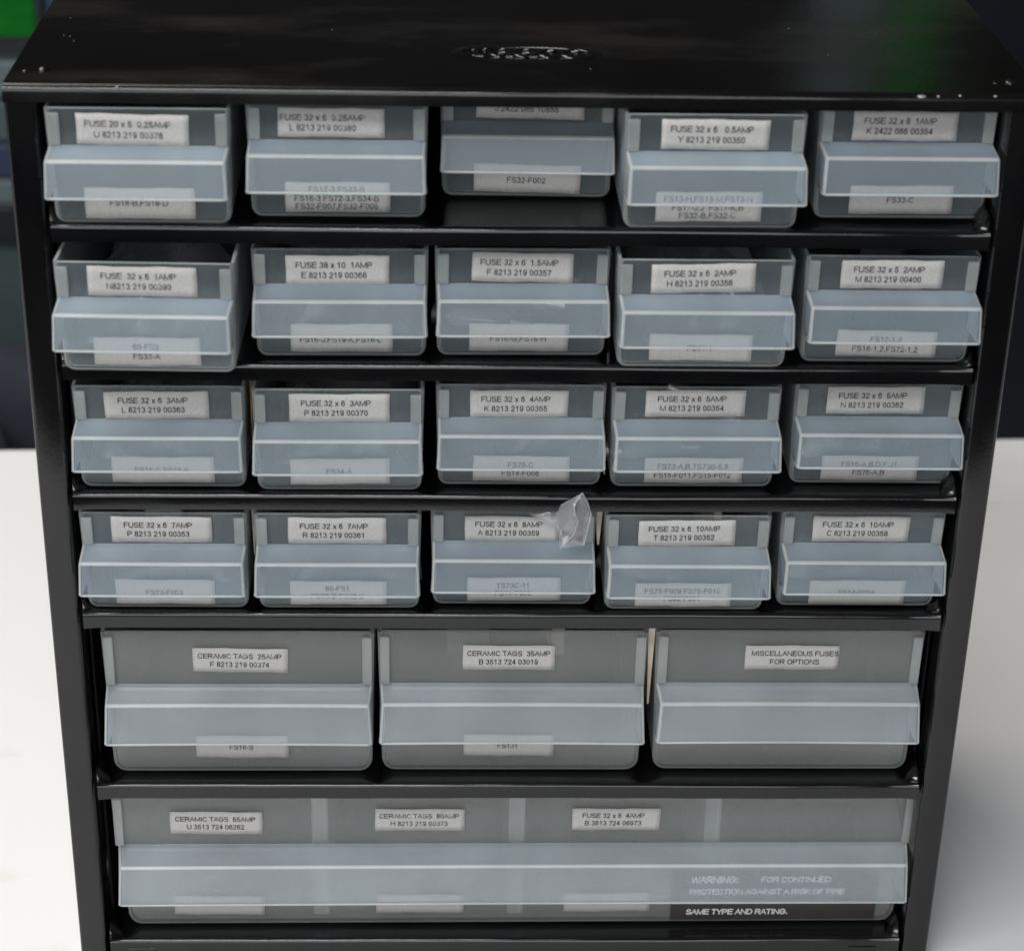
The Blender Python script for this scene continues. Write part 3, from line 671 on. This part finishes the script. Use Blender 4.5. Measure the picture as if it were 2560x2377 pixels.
LBL = {
'11': 'drawer labelled FUSE 20 x 5 0.25AMP, first in the top row', '12': 'top row drawer labelled 32 x 6 0.25AMP with three lines on its lower label',
'13': 'drawer pushed in deepest, its upper label half hidden, middle of the top row', '14': 'drawer labelled FUSE 32 x 6 0.5AMP, pulled out in the top row',
'15': 'drawer labelled 1AMP K 2422 086 00354 at right end of top row', '21': 'drawer labelled 1AMP N8213 219 00390, pulled out furthest of all',
'22': 'second row drawer labelled FUSE 38 x 10 1AMP', '23': 'second row drawer labelled FUSE 32 x 6 1.5AMP', '24': 'drawer labelled 2AMP H 8213 219 00356 with tilted upper label',
'25': 'drawer labelled 2AMP M 8213 219 00400 at right end of second row', '31': 'drawer labelled 3AMP L 8213 219 00363 at left end of third row', '32': 'third row drawer labelled 3AMP P 8213 219 00370',
'33': 'third row drawer labelled FUSE 32 x 6 4AMP', '34': 'third row drawer labelled 5AMP M 8213 219 00354', '35': 'drawer labelled 5AMP N 8213 219 00362 at right end of third row',
'41': 'drawer labelled 7AMP P 8213 219 00353 at left end of fourth row', '42': 'fourth row drawer labelled 7AMP R 8213 219 00361', '43': 'drawer labelled FUSE 32 x 6 8AMP with clear bag poking over its front',
'44': 'fourth row drawer labelled 10AMP T 8213 219 00352', '45': 'drawer labelled 10AMP C 8213 219 00358 at right end of fourth row',
'51': 'medium wide drawer labelled CERAMIC TAGS 25AMP', '52': 'medium wide drawer labelled CERAMIC TAGS 35AMP', '53': 'medium wide drawer labelled MISCELLANEOUS FUSES FOR OPTIONS',
'61': 'full width bottom drawer with three partitions and brown warning label'}
INFO = {}
for key in sorted(POSE):
    grp = 'small translucent fuse drawers in four rows' if key[0] < '5' else ('medium translucent drawers in the fifth row' if key[0] == '5' else None)
    INFO[key] = make_drawer(key, LBL[key], grp)

# ------------------------------------------------------------------ contents seen over the drawer fronts
def crumple(name, w_, d_, h_, seed, label, cat, loc, rz=0, mat=FILM, group=None):
    """a clear bag: puffed closed sheet with creases"""
    bm = bmesh.new(); NX, NY = 14, 12; T = []; B = []
    for j in range(NY+1):
        a, b2 = [], []
        for i in range(NX+1):
            u, v = i/NX*2-1, j/NY*2-1; e = max(0, (1-u**4)*(1-v**4)); nz = noise.noise(Vector((u*2.2+seed, v*2.2, seed*0.7)))
            nz2 = noise.noise(Vector((u*6+seed, v*6, seed)))
            zt_ = h_*e*(0.75+0.7*nz)+1.2*nz2+1.0; a.append(bm.verts.new((u*w_/2+1.5*nz2, v*d_/2, zt_))); b2.append(bm.verts.new((u*w_/2+1.5*nz2, v*d_/2, zt_-max(0.25, e*h_*0.6))))
        T.append(a); B.append(b2)
    for j in range(NY):
        for i in range(NX):
            bm.faces.new((T[j][i], T[j][i+1], T[j+1][i+1], T[j+1][i])); bm.faces.new((B[j][i], B[j+1][i], B[j+1][i+1], B[j][i+1]))
    for i in range(NX):
        bm.faces.new((T[0][i], B[0][i], B[0][i+1], T[0][i+1])); bm.faces.new((T[NY][i], T[NY][i+1], B[NY][i+1], B[NY][i]))
    for j in range(NY):
        bm.faces.new((T[j][0], T[j+1][0], B[j+1][0], B[j][0])); bm.faces.new((T[j][NX], B[j][NX], B[j+1][NX], T[j+1][NX]))
    bmesh.ops.recalc_face_normals(bm, faces=bm.faces)
    o = link(name, finish(bm), mat, None, loc, (0, 0, rz)); return tag(o, label, cat, group)
WHERE = lambda k: 'in the drawer marked ' + UP[k][0].replace('  ', ' ').replace('  ', ' ').replace('FUSE ', '') + ' ' + UP[k][1].split()[0]
for n_, key in enumerate(('21', '22', '24', '31', '32', '33', '35', '41', '42', '45')):
    root, (x, y, z), t = INFO[key]
    crumple('fuse_bag', 44, 70, 25+(n_ % 3)*2.5, n_*3.1+1, 'crumpled clear bag of fuses lying ' + WHERE(key), 'bag', (x+(n_ % 3-1)*2, y+46, z+3.0), 0.1*(n_ % 3-1), group='clear bags inside the drawers')
def fuse(loc, rot, label, L_=32, r=3.1, ceramic=False, group=None):
    t = thing('fuse', label, 'fuse', loc, 0, group); t.rotation_euler = rot
    def cyl(name, r_, l_, x, mat):
        bm = bmesh.new(); bmesh.ops.create_cone(bm, cap_ends=True, segments=20, radius1=r_, radius2=r_, depth=l_)
        bmesh.ops.rotate(bm, matrix=Matrix.Rotation(math.pi/2, 3, 'Y'), verts=bm.verts); bmesh.ops.translate(bm, vec=(x, 0, 0), verts=bm.verts)
        o = link(name, finish(bm), mat, t); bevel_mod(o, 0.4, 2)
    cyl('fuse_tube', r, L_-8, 0, SAND if ceramic else GLASS); cyl('end_cap', r+0.25, 6.5, -L_/2+3, CAP); cyl('end_cap', r+0.25, 6.5, L_/2-3, CAP); return t
rf = random.Random(3)
for key, nn in (('23', 3), ('34', 3), ('44', 2)):
    root, (x, y, z), t = INFO[key]
    for q in range(nn):
        fuse((x-12+q*11, y+18+q*9, z+5+q*3.5), (0.1, 0.15*q, rf.uniform(-0.5, 0.5)), ('nearest', 'middle', 'farthest')[q] + ' glass fuse lying ' + WHERE(key))
# flat cards and boxes
def card(key, label, cat, x0, x1, y0, y1, z1, mat, name='card_box', tilt=0):
    root, (x, y, z), t = INFO[key]; o = box(name, mat, x0, x1, y0, y1, 0, z1, None, 0.4); o.location = Vector((x, y, z+1.8))*MM; o.rotation_euler = (0, 0, tilt); return tag(o, label, cat)
card('52', 'cream card box inside the drawer labelled CERAMIC TAGS 35AMP', 'box', 26, 31, 70, 110, 52, CREAM, tilt=0.12)
card('52', 'pale upright packet inside the drawer labelled CERAMIC TAGS 35AMP', 'packet', -22, -6, 75, 100, 52, opaque('pale_card', (0.22, 0.21, 0.20), 0.7, (0.12, 0.11, 0.1), 50), 'packet')
card('44', 'cream slip standing in the drawer labelled FUSE 32 x 6 10AMP T', 'card', 15, 18, 30, 90, 33.5, CREAM, 'paper_slip', 0.08)
card('41', 'small white tag on the bag in the drawer labelled 7AMP P', 'tag', -8, 4, 14, 20, 34.2, opaque('grey_tag', (0.35, 0.35, 0.35), 0.7), 'paper_tag')
card('25', 'dark round lid inside the drawer labelled 2AMP M 8213', 'lid', -6, 8, 22, 40, 33, DARK, 'lid')
# cream strips tapered like the glow on drawer sides, plus brown and black ones
def gap(a, b2):
    xa = INFO[a][1][0] + TYPES[INFO[a][2]][6]/2; xb = INFO[b2][1][0] - TYPES[INFO[b2][2]][6]/2; return (xa+xb)/2
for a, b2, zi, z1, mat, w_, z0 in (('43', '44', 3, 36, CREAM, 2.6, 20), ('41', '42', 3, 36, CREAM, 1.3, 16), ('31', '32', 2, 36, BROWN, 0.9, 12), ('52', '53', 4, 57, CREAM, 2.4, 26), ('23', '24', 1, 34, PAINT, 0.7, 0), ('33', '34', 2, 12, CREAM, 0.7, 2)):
    gap_strip(gap(a, b2), zi, w_, mat, z1, 12, z0)
# bag poking out over the fourth-row drawer
def film_highlight(): return opaque('film_crease_highlight', (0.42, 0.42, 0.44), 0.25)  # pale tubes painted as highlights along the film's folds and outline
def poking_bag():
    root, (x0, y0, z0), t = INFO['43']
    C = Vector((-24.894, -610.97, 544.21))
    base = {0: (20.88, 223.25, -5), 1: (18.13, 219.26, -6.5), 2: (18.77, 214.98, -8.5), 3: (19.84, 213.27, -7), 4: (22.77, 219.57, -3.5), 5: (23.92, 215.58, -3.0), 6: (22.79, 208.39, -3.6), 7: (22.06, 204.04, -5),
            8: (14.34, 202.84, -6.5), 9: (13.64, 209.50, -3.0), 10: (11.90, 217.23, 1.5), 11: (3.88, 215.48, 2), 12: (12.05, 211.79, 0.5), 13: (15.8, 216.2, -3.0), 14: (16.6, 212.2, -5.2), 15: (18.6, 208.0, -5.8), 16: (21.5, 212.5, -3.5),
            17: (8.2, 216.4, 12), 18: (18.2, 205.4, -5.4)}
    bm = bmesh.new(); V = {}; P3 = {}
    for k, (x, z, y) in base.items():
        P0 = Vector((x, 0, z)); d = (P0-C).normalized(); tt = y/d.y; V[k] = bm.verts.new(P0 + d*tt); P3[k] = P0 + d*tt      # real depth in front of the drawer
    F = ((0, 4, 5, 1), (1, 5, 16, 2), (2, 16, 3), (3, 16, 6, 15), (0, 1, 13, 10), (1, 2, 14, 13), (2, 3, 14), (3, 15, 9, 14), (13, 14, 12, 10), (14, 9, 12), (12, 11, 10), (5, 6, 16), (15, 6, 7, 18), (9, 15, 18, 8), (18, 7, 8), (10, 11, 17))
    for f in F: bm.faces.new([V[i] for i in f])
    bmesh.ops.recalc_face_normals(bm, faces=bm.faces)
    bmesh.ops.subdivide_edges(bm, edges=bm.edges, cuts=3, use_grid_fill=True)
    for v in bm.verts:
        n1 = noise.noise(v.co*0.35); v.co.y += 0.55*n1; v.co.x += 0.25*noise.noise(v.co*0.6+Vector((7, 3, 1))); v.co.z += 0.2*n1
    o = link('plastic_bag', finish(bm, True), FILM); s = o.modifiers.new('film', 'SOLIDIFY'); s.thickness = 0.22*MM
    CR = film_highlight()
    for seq in ((0, 1, 2, 3, 15, 8), (0, 4, 5, 6, 7), (7, 18, 8), (8, 9, 12), (0, 10)):
        bmc = bmesh.new(); prev = None; r_ = 0.13 if seq[0] == 0 and len(seq) > 2 else 0.06
        for a in seq:
            c = P3[a] + Vector((0, -0.25, 0)); ring = [bmc.verts.new(c + Vector((r_*math.cos(q*math.pi/3), 0, r_*math.sin(q*math.pi/3)))) for q in range(6)]
            if prev:
                for q in range(6): bmc.faces.new((prev[q], prev[(q+1) % 6], ring[(q+1) % 6], ring[q]))
            prev = ring
        link('crease_highlight', finish(bmc), CR, o)
    return tag(o, 'crinkled corner of clear bag sticking up over the fourth row middle drawer', 'bag')
poking_bag()

# ------------------------------------------------------------------ room behind (out of focus)
ins = thing('test_instrument', 'grey green bench instrument with lit green screen behind the cabinet', 'instrument', (-420, 1000, 0), math.radians(0))
def ib(name, mat, x0, x1, z0, z1, y0=0, y1=12, bev=2): return box(name, mat, x0, x1, y0, y1, z0, z1, ins, bev)
ib('housing', TEAL, -260, 140, -262, 240, 14, 320, 8)
ib('screen', GREEN, -250, 87, 86, 200, -2, 2)
ib('screen_bezel', DARK, -258, 93, 72, 214, 3, 13)
ib('side_panel', BLUE, 96, 138, 70, 220, 0, 13)
for z0, z1, mt in ((38, 66, TEAL_L), (3, 34, TEAL), (-27, 0, BLUE), (-49, -29, TEAL_L), (-81, -50, DARK)): ib('control_strip', mt, -240, 130, z0, z1, 0, 13)
bn = thing('rear_bench', 'dark bench behind the white table', 'bench', (0, 1180, 0))
box('bench_top', DARK, -900, 900, -200, 300, -290, -264, bn, 2)
for x in (-860, 860): box('leg', DARK, x-20, x+20, -180, 280, -740, -290, bn, 2)
# display whose green reflection lies on the cabinet top
mo = thing('display_monitor', 'tall dark display with green picture standing behind the cabinet', 'monitor', (362, 1120, -264))
box('screen_housing', DARK, -90, 60, 0, 40, 640, 1250, mo, 6); box('screen', GREEN2, -4, 16, -3, -0.5, 700, 1200, mo); box('screen_border', TEAL_L, -80, -24, -3, -0.5, 700, 1200, mo)
box('stand', DARK, -12, 12, 18, 36, 8, 645, mo, 3); box('stand_base', DARK, -80, 80, -60, 100, 0, 10, mo, 3)
# chair
ch = thing('office_chair', 'dark navy cloth chair standing beyond the white table', 'chair', (-420, 690, -740), math.radians(-6))
def pad(name, mat, cx_, cy_, cz_, sx, sy, sz, parent):
    bm = bmesh.new(); bmesh.ops.create_cube(bm, size=1); bmesh.ops.subdivide_edges(bm, edges=bm.edges, cuts=3, use_grid_fill=True)
    for v in bm.verts:
        u = v.co*2; n_ = (abs(u.x)**5+abs(u.y)**5+abs(u.z)**5)**0.2
        k = max(abs(u.x), abs(u.y), abs(u.z))/max(n_, 1e-6); v.co *= k
    bmesh.ops.scale(bm, vec=(sx, sy, sz), verts=bm.verts); o = link(name, finish(bm), mat, parent, (cx_, cy_, cz_)); o.modifiers.new('s', 'SUBSURF').render_levels = 2; return o
pad('backrest', CHAIR, 0, 0, 508, 460, 80, 420, ch); pad('seat', CHAIR, 0, -230, 430, 460, 460, 90, ch)
box('stem', DARK, -25, 25, -255, -205, 60, 400, ch, 4)
for k in range(5):
    b5 = box('foot', DARK, 0, 270, -22, 22, 20, 60, ch, 6); b5.location = Vector((0, -230, 0))*MM; b5.rotation_euler = (0, 0, k*2*math.pi/5)
pad('cushion', SLATE, 15, -100, 600, 250, 130, 250, ch)
